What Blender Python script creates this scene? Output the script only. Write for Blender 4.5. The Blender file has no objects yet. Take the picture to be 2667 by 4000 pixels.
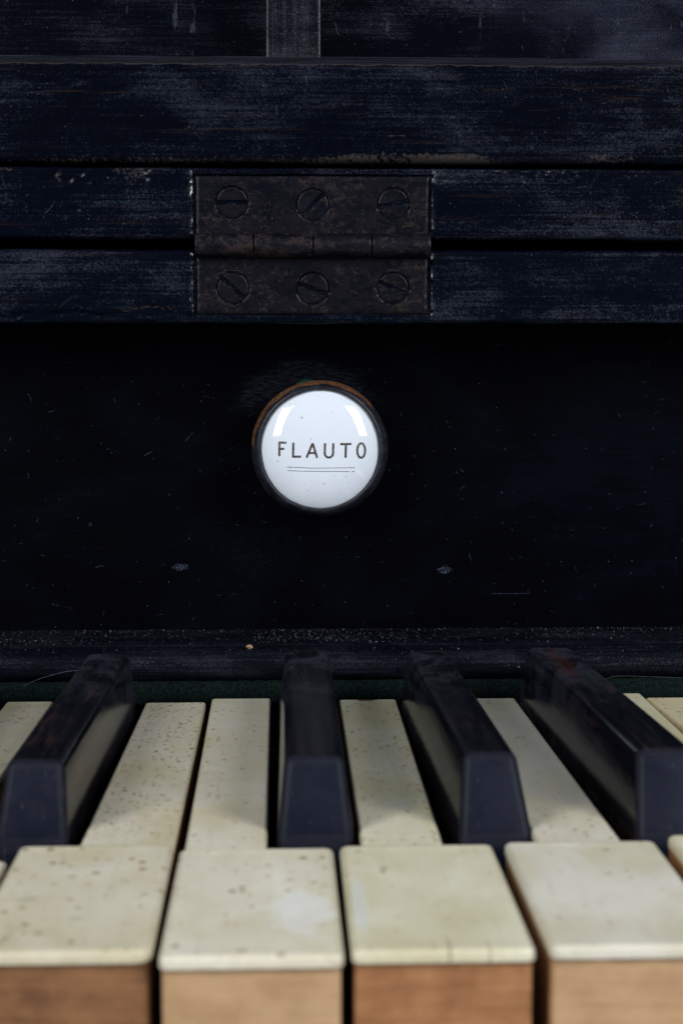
import bpy, bmesh, math, random
from mathutils import Vector, Matrix, noise as mnoise

random.seed(7)
S = 0.001                      # every length below is written in millimetres
scene = bpy.context.scene
COL = scene.collection
V = Vector

# ------------------------------------------------------------------ camera
cam_d = bpy.data.cameras.new("camera")
cam = bpy.data.objects.new("camera", cam_d)
COL.objects.link(cam)
right = V((0.9993381, -0.0363771, 0.0))
up = V((0.0035819, 0.0984013, 0.9951404))
back = V((-0.0362003, -0.9944817, 0.0984665))
R = Matrix((right, up, back)).transposed().to_4x4()
R.translation = V((0, 0, 73.5)) * S
cam.matrix_world = R
cam_d.sensor_fit = 'VERTICAL'
cam_d.sensor_height = 36.0
cam_d.lens = 58.16
cam_d.clip_start = 0.01
cam_d.clip_end = 50
cam_d.dof.use_dof = True
cam_d.dof.focus_distance = 0.356
cam_d.dof.aperture_fstop = 26
scene.camera = cam

# ------------------------------------------------------------------ world, lamps, exposure
world = bpy.data.worlds.new("World")
scene.world = world
world.use_nodes = True
bg = world.node_tree.nodes["Background"]
bg.inputs[0].default_value = (0.52, 0.69, 1.0, 1)
bg.inputs[1].default_value = 0.26


def strip_lamp(name, pos, power, w, h, color):
    d = bpy.data.lights.new(name, 'AREA')
    d.shape = 'RECTANGLE'
    d.size, d.size_y = w, h
    d.energy = power
    d.color = color
    o = bpy.data.objects.new(name, d)
    COL.objects.link(o)
    p = V(pos)
    z = (p - V((0.01, 0.34, 0.05))).normalized()
    x = V((0, 0, 1)).cross(z).normalized()
    y = z.cross(x)
    m = Matrix((x, y, z)).transposed().to_4x4()
    m.translation = p
    o.matrix_world = m


strip_lamp("left_softbox", (-0.60, -0.36, 0.49), 7.4, 0.26, 0.62, (0.95, 0.97, 1.0))
strip_lamp("right_softbox", (0.64, -0.36, 0.49), 8.0, 0.26, 0.62, (0.95, 0.97, 1.0))

scene.view_settings.view_transform = 'Standard'
scene.view_settings.look = 'None'
scene.view_settings.exposure = 0.0
scene.view_settings.gamma = 1.0
scene.render.engine = 'CYCLES'
scene.cycles.use_denoising = True
scene.cycles.max_bounces = 8
scene.cycles.sample_clamp_indirect = 4.0


# ------------------------------------------------------------------ shader helpers
class Mat:
    """Small wrapper that builds a node material; coordinates come out in millimetres."""

    def __init__(self, name):
        self.m = bpy.data.materials.new(name)
        self.m.use_nodes = True
        self.t = self.m.node_tree
        self.b = self.t.nodes["Principled BSDF"]
        tc = self.t.nodes.new("ShaderNodeTexCoord")
        self.co = self.vscale(tc.outputs["Object"], (1000, 1000, 1000))

    def _in(self, sock, v):
        if isinstance(v, bpy.types.NodeSocket):
            self.t.links.new(v, sock)
        elif isinstance(v, (tuple, list)) and len(v) == 3 and sock.type == 'RGBA':
            sock.default_value = (*v, 1)
        else:
            sock.default_value = v

    def node(self, kind, ins=None, **props):
        n = self.t.nodes.new(kind)
        for k, v in props.items():
            setattr(n, k, v)
        for k, v in (ins or {}).items():
            self._in(n.inputs[k], v)
        return n

    def vscale(self, v, s):
        return self.node("ShaderNodeVectorMath", {0: v, 1: s}, operation='MULTIPLY').outputs[0]

    def vadd(self, v, s):
        return self.node("ShaderNodeVectorMath", {0: v, 1: s}, operation='ADD').outputs[0]

    def math(self, op, a, b=0.0, clamp=False):
        return self.node("ShaderNodeMath", {0: a, 1: b}, operation=op, use_clamp=clamp).outputs[0]

    def mul(self, a, b): return self.math('MULTIPLY', a, b)
    def add(self, a, b): return self.math('ADD', a, b)
    def sub(self, a, b): return self.math('SUBTRACT', a, b)
    def mx(self, a, b): return self.math('MAXIMUM', a, b)

    def noise(self, scale, detail=4, rough=0.55, vec=None, shift=0.0, dist=0.0):
        v = vec if vec is not None else self.co
        if isinstance(scale, tuple):
            v = self.vscale(v, scale)
            scale = 1.0
        if shift:
            v = self.vadd(v, (shift, shift * 1.7, -shift * 0.6))
        return self.node("ShaderNodeTexNoise", {"Vector": v, "Scale": scale, "Detail": detail,
                                                "Roughness": rough, "Distortion": dist}).outputs[0]

    def step(self, x, a, b):
        """Smooth 0..1 between a and b (a may be larger than b)."""
        n = self.node("ShaderNodeMapRange", {"Value": x}, interpolation_type='SMOOTHSTEP')
        if a <= b:
            n.inputs[1].default_value, n.inputs[2].default_value = a, b
            n.inputs[3].default_value, n.inputs[4].default_value = 0, 1
        else:
            n.inputs[1].default_value, n.inputs[2].default_value = b, a
            n.inputs[3].default_value, n.inputs[4].default_value = 1, 0
        return n.outputs[0]

    def mix(self, f, a, b):
        n = self.node("ShaderNodeMix", data_type='RGBA')
        self._in(n.inputs[0], f)
        self._in(n.inputs[6], a)
        self._in(n.inputs[7], b)
        return n.outputs[2]

    def lerp(self, f, a, b):
        n = self.node("ShaderNodeMix", data_type='FLOAT')
        self._in(n.inputs[0], f)
        self._in(n.inputs[2], a)
        self._in(n.inputs[3], b)
        return n.outputs[0]

    def xyz(self, v=None):
        n = self.node("ShaderNodeSeparateXYZ", {0: v if v is not None else self.co})
        return n.outputs

    def attr(self, name):
        return self.node("ShaderNodeAttribute", attribute_name=name).outputs["Fac"]

    def scratches(self, cell, length, width, density, shift=0.0, tilt=1.0, axes='xz'):
        """Short straight marks, one at most per cell, at random angles."""
        o = self.xyz()
        a, b = (o[0], o[2]) if axes == 'xz' else (o[0], o[1])
        v = self.node("ShaderNodeCombineXYZ", {0: a, 1: b, 2: shift * 37.0}).outputs[0]
        wob = self.noise(0.35, 2, 0.5, vec=v)
        vw = self.vadd(v, self.node("ShaderNodeCombineXYZ", {0: wob, 1: self.mul(wob, 1.7), 2: 0.0}).outputs[0])
        vo = self.node("ShaderNodeTexVoronoi", {"Vector": self.vscale(vw, (1 / cell,) * 3), "Scale": 1.0,
                                                "Randomness": 1.0}, voronoi_dimensions='2D')
        d = self.node("ShaderNodeVectorMath", {0: self.vscale(vw, (1 / cell,) * 3), 1: vo.outputs["Position"]},
                      operation='SUBTRACT').outputs[0]
        r = self.node("ShaderNodeSeparateColor", {0: vo.outputs["Color"]}).outputs
        ang = self.mul(self.sub(r[0], 0.5), math.pi * tilt)
        rot = self.node("ShaderNodeVectorRotate", {"Vector": d, "Angle": ang}, rotation_type='Z_AXIS').outputs[0]
        p = self.xyz(rot)
        lx = self.mul(length / cell, self.add(0.25, r[1]))
        mx_ = self.math('LESS_THAN', self.math('ABSOLUTE', p[0]), lx)
        my = self.step(self.math('ABSOLUTE', p[1]), width / cell, width / cell * 0.3)
        on = self.math('LESS_THAN', r[2], density)
        return self.mul(self.mul(mx_, my), on)

    def specks(self, cell, size, density, shift=0.0, axes='xz'):
        """Round specks of random size, one at most per cell."""
        o = self.xyz()
        flat = self.node("ShaderNodeCombineXYZ", {0: o[0], 1: o[2] if axes == 'xz' else o[1], 2: 0.0}).outputs[0]
        v = self.vscale(self.vadd(flat, (shift * 3.1, -shift * 1.3, 0)), (1 / cell,) * 3)
        wob = self.noise(1.2 / size * 0.5, 2, 0.6)
        vo = self.node("ShaderNodeTexVoronoi", {"Vector": v, "Scale": 1.0}, voronoi_dimensions='2D')
        r = self.node("ShaderNodeSeparateColor", {0: vo.outputs["Color"]}).outputs
        dist = self.mul(vo.outputs["Distance"], self.add(0.4, self.mul(wob, 1.2)))
        rad = self.mul(self.add(0.3, r[0]), size / cell)
        on = self.math('LESS_THAN', r[1], density)
        inside = self.step(self.sub(dist, rad), 0.0, -0.35 * size / cell)
        return self.mul(inside, on)

    def blob(self, x, z, rx, rz, rough=0.5, axes=(0, 2), sc=0.6):
        """Ragged patch at one place on the piece."""
        o = self.xyz()
        dx = self.mul(self.sub(o[axes[0]], x), 1 / rx)
        dz = self.mul(self.sub(o[axes[1]], z), 1 / rz)
        d = self.math('SQRT', self.add(self.mul(dx, dx), self.mul(dz, dz)))
        n = self.mul(self.sub(self.noise(sc, 4, 0.65), 0.5), 2 * rough)
        return self.step(self.add(d, n), 1.0, 0.7)

    def bump(self, h, dist_mm, strength=1.0, normal=None):
        n = self.node("ShaderNodeBump", {"Height": h, "Strength": strength, "Distance": dist_mm * S})
        if normal is not None:
            self._in(n.inputs["Normal"], normal)
        return n.outputs[0]

    def out(self, color, rough=0.5, normal=None, spec=0.5, **more):
        self._in(self.b.inputs["Base Color"], color)
        self._in(self.b.inputs["Roughness"], rough)
        self._in(self.b.inputs["Specular IOR Level"], spec)
        if normal is not None:
            self._in(self.b.inputs["Normal"], normal)
        for k, v in more.items():
            self._in(self.b.inputs[k.replace('_', ' ')], v)
        return self.m


# ------------------------------------------------------------------ materials
def black_wood(name, shift, base=(0.0006, 0.0011, 0.0034), haze=(0.0070, 0.0090, 0.0190),
               haze_cut=(0.52, 0.72), grain_axis='x', brown=0.5, glint=0.14, rough=(0.20, 0.38), spec=0.09, streaks=False):
    m = Mat(name)
    along = (0.022, 0.5, 1.0) if grain_axis == 'x' else (1.0, 0.5, 0.030)
    g1 = m.noise(tuple(a * 1.6 for a in along), 6, 0.65, shift=shift)
    g2 = m.noise(tuple(a * 5.0 for a in along), 4, 0.6, shift=shift + 3)
    pat = m.noise((0.045, 0.07, 0.09), 5, 0.62, shift=shift + 11, dist=0.6)
    fine = m.noise(2.6, 3, 0.75, shift=shift)
    brush = m.noise((0.05, 0.4, 2.6) if grain_axis == 'x' else (2.6, 0.4, 0.05), 4, 0.7, shift=shift + 31)
    hz = m.step(m.add(m.add(m.mul(pat, 0.62), m.mul(m.sub(g1, 0.5), 0.36)), m.add(m.add(0.205, m.mul(m.sub(fine, 0.5), 0.62)), m.mul(m.sub(brush, 0.5), 0.30))), *haze_cut)
    col = m.mix(hz, base, haze)
    # dark pores along the grain
    col = m.mix(m.mul(m.step(g2, 0.56, 0.70), 0.75), col, (0.0012, 0.0016, 0.0035))
    # worn through to brown wood along the grain, and wherever the geometry says so
    br = m.step(m.noise((0.036, 0.3, 0.70), 5, 0.6, shift=shift + 23), 0.585, 0.66)
    br = m.mul(m.mul(br, brown), m.step(g2, 0.40, 0.58))
    col = m.mix(br, col, m.mix(g1, (0.030, 0.0145, 0.0090), (0.014, 0.0095, 0.0090)))
    wear_or_light = m.attr("wear_or_light")
    wf = m.step(m.add(m.math('MINIMUM', wear_or_light, 1.0), m.mul(m.sub(m.noise(1.1, 4, 0.7, shift=shift + 5), 0.5), 0.9)), 0.45, 0.62)
    wf = m.mul(wf, m.step(wear_or_light, 1.5, 1.2))
    col = m.mix(m.mul(wf, 0.9), col, m.mix(m.step(fine, 0.40, 0.62), (0.0085, 0.0062, 0.0062), (0.030, 0.0165, 0.0095)))
    if streaks:
        # lamp sheen painted blotchily at the right end, a few vertical runs in the polish
        px = m.xyz()[0]
        bl = m.mul(m.step(px, 38.0, 78.0), m.step(m.add(m.mul(pat, 0.6), m.mul(fine, 0.4)), 0.36, 0.60))
        col = m.mix(m.mul(bl, 0.8), col, (0.0170, 0.0190, 0.0310))
        run = m.mul(m.step(m.noise((0.42, 0.3, 0.05), 3, 0.6, shift=5), 0.64, 0.70), m.step(m.noise((0.5, 0.3, 0.35), 3, 0.7, shift=8), 0.50, 0.62))
        col = m.mix(m.mul(run, 0.8), col, (0.030, 0.034, 0.050))
    # dust grains and fine scratches in the lacquer
    sp = m.specks(0.75, 0.075, 0.28, shift)
    sp2 = m.specks(3.0, 0.13, 0.22, shift + 9)
    sc = m.scratches(7.0, 1.1, 0.08, 0.13, shift)
    marks = m.mx(m.mul(sp, m.add(0.25, hz)), m.mx(sp2, m.mul(sc, 0.45)), )
    col = m.mix(m.mul(marks, 0.42), col, (0.070, 0.090, 0.140))
    dust_light = m.mul(m.step(wear_or_light, 1.2, 1.6), m.add(0.35, m.mul(m.step(g1, 0.35, 0.60), 0.65)))  # chamfer: dust plus the light it catches, painted into the colour
    col = m.mix(dust_light, col, m.mix(m.step(m.add(m.mul(g2, 0.6), m.mul(fine, 0.4)), 0.44, 0.58), (0.0125, 0.0125, 0.0175), (0.0060, 0.0042, 0.0045)))
    col = m.mix(m.step(wear_or_light, 2.4, 2.9), col, (0.040, 0.045, 0.062))  # pale line of caught light painted along the top edge
    ro = m.lerp(hz, rough[0], rough[1])
    ro = m.mx(ro, m.mul(wf, 0.8))
    lip = m.step(wear_or_light, -0.3, -0.8)
    ro = m.lerp(lip, ro, 0.16)
    h = m.add(m.add(m.mul(g1, 0.5), m.mul(g2, 0.35)), m.mul(fine, 0.28))
    n1 = m.bump(h, 0.10, 0.35)
    # sparse crumbs in the lacquer that catch the lamps
    cr = m.mul(m.step(m.noise((1.1, 2.0, 2.6), 2, 0.6, shift=shift + 2), 0.60, 0.70), m.add(0.15, hz))
    n2 = m.bump(m.add(cr, m.mul(marks, 0.8)), glint, 0.4, n1)
    return m.out(col, ro, n2, m.lerp(lip, m.lerp(m.mx(m.mx(cr, wf), m.mul(hz, 0.7)), spec, spec * 4.0), 0.6))


M = {}
M['board'] = black_wood("worn_black_board", 3.1, brown=0.55, haze_cut=(0.46, 0.72))
M['rail'] = black_wood("chipped_black_rail", 17.3, base=(0.0006, 0.0013, 0.0042), haze=(0.0072, 0.0094, 0.0185),
                       haze_cut=(0.49, 0.68), brown=0.25, rough=(0.20, 0.40))
M['lower'] = black_wood("dusty_black_rail", 41.7, base=(0.0007, 0.0015, 0.0046), haze=(0.0072, 0.0094, 0.0185),
                        haze_cut=(0.47, 0.68), brown=0.18, rough=(0.22, 0.42))
M['back'] = black_wood("black_back_panel", 61.0, base=(0.0007, 0.0010, 0.0030), haze=(0.0085, 0.0100, 0.0175),
                        haze_cut=(0.50, 0.74), brown=0.0, streaks=True)
M['post'] = black_wood("grey_black_post", 77.0, base=(0.0040, 0.0044, 0.0068), haze=(0.0210, 0.0222, 0.0290),
                       haze_cut=(0.38, 0.70), grain_axis='z', brown=0.05)
M['mould'] = black_wood("dusty_moulding", 91.0, base=(0.0022, 0.0026, 0.0050), haze=(0.0100, 0.0115, 0.0180),
                        haze_cut=(0.42, 0.72), brown=0.0, glint=0.05)


def stop_panel_material():
    m = Mat("black_stop_panel")
    pat = m.noise((0.03, 0.05, 0.05), 5, 0.6, shift=5, dist=0.8)
    g = m.noise((0.12, 0.6, 1.8), 5, 0.6, shift=2)
    col = m.mix(m.step(m.add(m.mul(pat, 0.8), m.mul(g, 0.25)), 0.45, 0.75), (0.0006, 0.0007, 0.0016), (0.0018, 0.0021, 0.0042))
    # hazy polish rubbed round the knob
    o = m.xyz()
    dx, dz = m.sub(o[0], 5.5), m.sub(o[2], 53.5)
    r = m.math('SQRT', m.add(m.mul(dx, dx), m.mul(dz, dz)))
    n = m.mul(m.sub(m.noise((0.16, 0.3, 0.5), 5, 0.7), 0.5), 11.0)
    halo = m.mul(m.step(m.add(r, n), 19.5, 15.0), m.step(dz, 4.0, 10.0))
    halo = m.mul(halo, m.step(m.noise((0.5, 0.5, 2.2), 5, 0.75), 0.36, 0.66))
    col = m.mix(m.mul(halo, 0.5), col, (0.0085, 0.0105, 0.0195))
    haze2 = m.mul(m.blob(-4, 29, 9, 8, 0.9, sc=0.25), m.step(m.noise(1.6, 3, 0.7), 0.45, 0.7))
    col = m.mix(m.mul(haze2, 0.15), col, (0.010, 0.013, 0.024))
    blue = m.mul(m.blob(80, 36, 34, 26, 0.8, sc=0.08), m.step(m.add(m.mul(g, 0.5), m.mul(pat, 0.5)), 0.36, 0.62))
    col = m.mix(m.mul(blue, 0.28), col, (0.0022, 0.0032, 0.0090))
    s = m.mx(m.mul(m.scratches(4.0, 0.5, 0.07, 0.30, 1.3), 0.7), m.mul(m.scratches(11.0, 1.2, 0.09, 0.25, 4.1, 0.9), 0.8))
    s = m.mx(s, m.mul(m.scratches(24.0, 3.0, 0.08, 0.35, 8.6, 0.12), 0.6))
    brk = m.step(m.noise(0.9, 4, 0.8), 0.44, 0.60)
    sp = m.mx(m.mul(m.specks(5.0, 0.13, 0.25), 0.55), m.mul(m.specks(2.2, 0.06, 0.25, 5), 0.35))
    mark = m.mx(m.mul(m.mul(s, brk), 0.7), sp)
    # dents and one long scratch where they are on the panel
    dent = m.mx(m.blob(-22.9, 24.3, 2.0, 0.8, 0.5, sc=1.6), m.blob(37.0, 23.3, 1.7, 1.0, 0.9, sc=1.8))
    dent = m.mx(dent, m.mul(m.blob(-43, 34, 0.5, 0.5, 0.5), 0.6))
    dent = m.mul(dent, m.step(m.noise(3.5, 3, 0.7), 0.46, 0.62))
    line = m.mul(m.step(m.math('ABSOLUTE', m.sub(o[2], 17.85)), 0.13, 0.03), m.step(m.math('ABSOLUTE', m.sub(o[0], 52.0)), 5.0, 3.5))
    line = m.mul(line, m.step(m.noise((1.5, 1, 1), 3), 0.40, 0.55))
    mark = m.mx(m.mx(mark, m.mul(dent, 1.0)), m.mul(line, 0.35))
    col = m.mix(m.mul(mark, 0.8), col, (0.075, 0.095, 0.150))
    h = m.add(m.mul(g, 0.4), m.mul(dent, 2.5))
    n1 = m.bump(h, 0.08, 0.5)
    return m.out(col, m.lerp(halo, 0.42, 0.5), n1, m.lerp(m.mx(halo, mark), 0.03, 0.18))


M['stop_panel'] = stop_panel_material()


def hinge_material(name, shift, rust_cut, rust=(0.050, 0.024, 0.013), gloss=0.14):
    m = Mat(name)
    pat = m.noise((0.22, 0.3, 0.36), 6, 0.72, shift=shift, dist=0.5)
    fine = m.noise(2.2, 4, 0.75, shift=shift)
    big = m.noise(0.10, 3, 0.5, shift=shift + 4)
    col = m.mix(m.step(m.add(m.mul(pat, 0.7), m.mul(fine, 0.3)), 0.40, 0.56), (0.0008, 0.0012, 0.0034), (0.0060, 0.0050, 0.0074))
    patch = m.noise((0.50, 0.4, 0.75), 6, 0.78, shift=shift + 31)
    ru = m.step(m.add(m.add(m.mul(patch, 0.8), m.mul(big, 0.3)), m.mul(m.sub(fine, 0.5), 0.25)), rust_cut - 0.015, rust_cut + 0.02)
    tint = m.mix(m.noise(0.5, 3, 0.6), (0.022, 0.014, 0.013), rust)
    col = m.mix(m.mul(ru, 0.44), col, tint)
    sp = m.mx(m.mul(m.specks(1.5, 0.20, 0.40, shift), 0.8), m.specks(0.7, 0.08, 0.45, shift))
    col = m.mix(m.mul(sp, 0.30), col, (0.070, 0.050, 0.046))
    h = m.add(m.mul(ru, 0.45), m.add(m.mul(fine, 0.5), m.mul(pat, 0.3)))
    return m.out(col, m.lerp(ru, 0.33, 0.75), m.bump(h, 0.10, 0.5), gloss)


M['leaf_up'] = hinge_material("rusty_black_leaf", 2.0, 0.615)
M['leaf_lo'] = hinge_material("dusty_rusty_leaf", 14.0, 0.625)
M['knuckle'] = hinge_material("worn_rusty_knuckle", 27.0, 0.60, (0.050, 0.020, 0.010), 0.20)
M['screw'] = hinge_material("dark_screw_steel", 39.0, 0.66)


def plain(name, c, rough=0.6, spec=0.5, var=0.35, scale=1.2):
    m = Mat(name)
    n = m.noise(scale, 4, 0.6)
    d = tuple(x * (1 - var) for x in c)
    l = tuple(x * (1 + var) for x in c)
    return m.out(m.mix(m.step(n, 0.3, 0.7), d, l), rough, m.bump(n, 0.1, 0.4), spec)


M['felt'] = plain("green_felt", (0.0052, 0.0098, 0.0088), 1.0, 0.05, 0.6, 1.6)
M['fuzz'] = plain("felt_fibre", (0.012, 0.018, 0.0165), 1.0, 0.05)
M['washer'] = plain("green_felt_washer", (0.013, 0.045, 0.038), 1.0, 0.05, 0.6)
M['bed'] = plain("dark_key_bed", (0.006, 0.004, 0.003), 0.9, 0.1)
M['dust_a'] = plain("pale_dust", (0.14, 0.14, 0.15), 0.9, 0.2)
M['crumb'] = plain("wood_crumb", (0.30, 0.19, 0.10), 0.9, 0.2, 0.6, 2.5)
M['hair'] = plain("grey_hair", (0.12, 0.14, 0.15), 0.4)
M['dark_hair'] = plain("dark_hair", (0.010, 0.008, 0.008), 0.5)


def porcelain_material():
    m = Mat("white_porcelain")
    n = m.noise(0.25, 3, 0.5)
    col = m.mix(n, (0.70, 0.745, 0.80), (0.76, 0.79, 0.83))
    sp = m.mul(m.specks(1.9, 0.14, 0.40, 3), m.step(m.noise(0.2, 2), 0.40, 0.6))
    col = m.mix(m.mul(sp, 0.6), col, (0.42, 0.30, 0.20))
    for (x, z, r) in ((-4.0, 7.0, 0.30), (-9.2, -2.5, 0.24), (-2.0, 2.4, 0.22), (0.9, -7.4, 0.22), (5.6, -5.9, 0.2)):
        col = m.mix(m.mul(m.blob(8.45 + x, 51.55 + z, r, r, 0.5, sc=3.0), 0.5), col, (0.30, 0.20, 0.13))
    o = m.xyz()
    dx, dz = m.sub(o[0], 8.45), m.sub(o[2], 51.55)
    rr = m.math('SQRT', m.add(m.mul(dx, dx), m.mul(dz, dz)))
    grime = m.step(m.add(rr, m.mul(m.sub(m.noise(0.8, 4, 0.7), 0.5), 0.9)), 12.45, 13.1)
    col = m.mix(m.mul(grime, 0.55), col, (0.24, 0.20, 0.17))
    return m.out(col, 0.06, m.bump(m.noise(0.22, 2), 0.12, 0.25), 0.5, Coat_Weight=0.3, Coat_Roughness=0.03)


M['porcelain'] = porcelain_material()


def ink_material():
    m = Mat("worn_black_ink")
    n = m.noise(3.4, 4, 0.85)
    f = m.step(n, 0.53, 0.64)
    col = m.mix(m.mul(f, 0.75), m.mix(m.noise(1.1, 2), (0.022, 0.021, 0.020), (0.085, 0.066, 0.048)), (0.50, 0.47, 0.42))
    return m.out(col, 0.3, None, 0.5)


M['ink'] = ink_material()


def collar_material():
    m = Mat("worn_ebonised_collar")
    n = m.noise((0.5, 0.5, 0.5), 5, 0.7)
    fine = m.noise(3.0, 4, 0.7)
    col = m.mix(m.step(n, 0.35, 0.7), (0.0070, 0.0075, 0.0105), (0.021, 0.022, 0.029))
    wear_or_light = m.attr("wear_or_light")
    f = m.step(m.add(wear_or_light, m.mul(m.sub(m.noise(0.8, 5, 0.8), 0.5), 1.7)), 0.46, 0.60)
    col = m.mix(f, col, m.mix(m.step(fine, 0.35, 0.68), (0.022, 0.010, 0.006), (0.19, 0.078, 0.028)))
    col = m.mix(m.mul(m.scratches(2.2, 0.8, 0.07, 0.4), 0.6), col, (0.05, 0.05, 0.06))
    return m.out(col, m.lerp(f, 0.34, 0.6), m.bump(m.add(n, m.mul(fine, 0.4)), 0.15, 0.5), 0.28)


M['collar'] = collar_material()


def ivory(name, shift, tint, density, size=0.42, spot=(0.35, 0.215, 0.105), smudge=0.3):
    m = Mat(name)
    broad = m.noise((0.07, 0.05, 0.1), 4, 0.55, shift=shift, dist=0.4)
    fibre = m.noise((0.9, 0.06, 0.9), 3, 0.5, shift=shift)
    tint = (tint[0] * 1.26, tint[1] * 1.20, tint[2] * 1.13)
    light = tuple(min(0.84, c * 1.10) for c in tint)
    dark = (tint[0] * 0.87, tint[1] * 0.84, tint[2] * 0.71)
    col = m.mix(m.step(broad, 0.32, 0.70), dark, light)
    col = m.mix(m.mul(m.step(fibre, 0.50, 0.70), 0.20), col, dark)
    zone = m.step(m.noise(0.10, 2, 0.5, shift=shift + 7), 0.34, 0.60)
    soft = m.specks(1.6, size * 1.15, density, shift, 'xy')
    col = m.mix(m.mul(m.mul(soft, m.add(0.25, zone)), 0.75), col, spot)
    tiny = m.specks(1.3, size * 0.38, density * 0.7, shift + 13, 'xy')
    col = m.mix(m.mul(tiny, 0.65), col, (0.17, 0.095, 0.045))
    sm = m.step(m.noise((0.16, 0.28, 0.2), 5, 0.65, shift=shift + 19), 0.60, 0.78)
    col = m.mix(m.mul(sm, smudge), col, (0.16, 0.14, 0.105))
    # grime along the edges of the plate
    edge = m.attr("edge")
    gr = m.step(m.add(edge, m.mul(m.sub(m.noise(0.6, 4, 0.7, shift=shift), 0.5), 0.7)), 0.70, 1.15)
    col = m.mix(m.mul(gr, 0.25), col, (0.26, 0.19, 0.11))
    h = m.add(m.mul(broad, 1.0), m.mul(fibre, 0.08))
    ro = m.lerp(m.step(broad, 0.4, 0.65), 0.34, 0.20)
    return m, col, ro, m.bump(h, 0.9, 0.30)


def key_wood(name, shift, c1, c2, stain=None):
    m = Mat(name)
    g = m.noise((0.05, 0.08, 0.9), 6, 0.65, shift=shift, dist=0.3)
    f = m.noise((0.5, 0.12, 3.2), 4, 0.6, shift=shift)
    b = m.noise(0.16, 4, 0.6, shift=shift + 3)
    col = m.mix(m.step(m.add(m.mul(g, 0.45), m.mul(b, 0.55)), 0.34, 0.64), c1, c2)
    col = m.mix(m.mul(m.step(f, 0.5, 0.72), 0.20), col, tuple(x * 0.5 for x in c1))
    # darker wood just below the plate
    z = m.xyz()[2]
    gr = m.step(m.add(z, m.mul(m.sub(m.noise((0.3, 0.3, 0.5), 4, 0.7, shift=shift), 0.5), 3.0)), -3.0, -1.2)
    col = m.mix(m.mul(gr, 0.6), col, tuple(x * 0.5 for x in c1))
    if stain:
        sx, sz, sc_ = stain
        col = m.mix(m.mul(m.blob(sx, sz, 3.0, 1.8, 0.8, sc=0.4), 0.55), col, sc_)
    return m.out(col, 0.62, m.bump(f, 0.12, 0.5), 0.3)


def ebony(name, shift, brown=0.3, patch=None):
    m = Mat(name)
    g = m.noise((0.5, 0.035, 0.5), 6, 0.68, shift=shift, dist=0.5)
    f = m.noise((3.0, 0.20, 3.0), 4, 0.65, shift=shift)
    cloud = m.noise((0.12, 0.07, 0.12), 5, 0.65, shift=shift + 8, dist=0.8)
    col = m.mix(m.step(g, 0.38, 0.66), (0.0010, 0.0012, 0.0028), (0.0062, 0.0060, 0.0090))
    col = m.mix(m.mul(m.step(m.add(m.mul(g, 0.5), m.mul(cloud, 0.5)), 0.52, 0.62), brown), col, (0.034, 0.0165, 0.0115))
    # grey bloom where the back of the key collects dust
    y = m.xyz()[1]
    bl = m.mul(m.step(m.add(m.mul(cloud, 0.8), m.mul(f, 0.25)), 0.44, 0.58), m.step(y, 25.0, 92.0))
    col = m.mix(m.mul(bl, 0.65), col, (0.024, 0.027, 0.039))
    if patch:
        x, yy, rx, ry, c = patch
        col = m.mix(m.mul(m.blob(x, yy, rx, ry, 1.2, axes=(0, 1), sc=0.30), 0.5), col, c)
    # front is dull and bluish grey
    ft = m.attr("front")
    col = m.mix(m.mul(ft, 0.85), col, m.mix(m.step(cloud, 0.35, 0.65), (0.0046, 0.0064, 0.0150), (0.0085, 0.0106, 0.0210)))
    edge = m.attr("edge")
    col = m.mix(m.mul(m.step(m.add(edge, m.mul(m.sub(f, 0.5), 0.6)), 0.45, 0.95), 0.26), col, (0.026, 0.024, 0.028))
    sp = m.specks(1.2, 0.09, 0.5, shift, 'xy')
    col = m.mix(m.mul(sp, 0.35), col, (0.09, 0.09, 0.10))
    ro = m.lerp(ft, m.lerp(m.attr('side'), m.lerp(bl, 0.52, 0.6), m.lerp(bl, 0.14, 0.20)), 0.48)
    return m.out(col, ro, m.bump(m.add(m.mul(g, 0.7), m.mul(f, 0.45)), 0.12, 0.5), m.lerp(m.attr('side'), m.lerp(ft, m.lerp(bl, 0.13, 0.22), 0.10), 0.5))


# ------------------------------------------------------------------ object helpers
def tag(o, label=None, cat=None, group=None, kind=None):
    if label: o["label"] = label
    if cat: o["category"] = cat
    if group: o["group"] = group
    if kind: o["kind"] = kind
    return o


def empty(name, loc, label, cat, group=None, kind=None):
    o = bpy.data.objects.new(name, None)
    o.empty_display_size = 0.01
    COL.objects.link(o)
    o.location = V(loc) * S
    return tag(o, label, cat, group, kind)


def mesh_obj(name, verts, faces, mat, parent=None, smooth=True, attrs=None, origin=(0, 0, 0)):
    me = bpy.data.meshes.new(name)
    ox = V(origin)
    me.from_pydata([tuple((V(v) - ox) * S) for v in verts], [], faces)
    me.update()
    bm = bmesh.new()
    bm.from_mesh(me)
    bmesh.ops.recalc_face_normals(bm, faces=bm.faces)
    bm.to_mesh(me)
    bm.free()
    for k, vals in (attrs or {}).items():
        a = me.attributes.new(k, 'FLOAT', 'POINT')
        a.data.foreach_set("value", vals)
    if smooth is True:
        me.polygons.foreach_set("use_smooth", [True] * len(me.polygons))
    elif isinstance(smooth, float):
        me.polygons.foreach_set("use_smooth", [True] * len(me.polygons))
        me.set_sharp_from_angle(angle=math.radians(smooth))
    me.materials.append(mat)
    o = bpy.data.objects.new(name, me)
    COL.objects.link(o)
    o.location = ox * S
    if parent is not None:
        o.parent = parent
        o.location = (ox - V(parent.location) / S) * S
    return o


def nz(x, y, z=0.0):
    return mnoise.noise(V((x, y, z)))


def fbm(x, y, z=0.0, o=4):
    return mnoise.fractal(V((x, y, z)), 1.0, 2.0, o)


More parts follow.
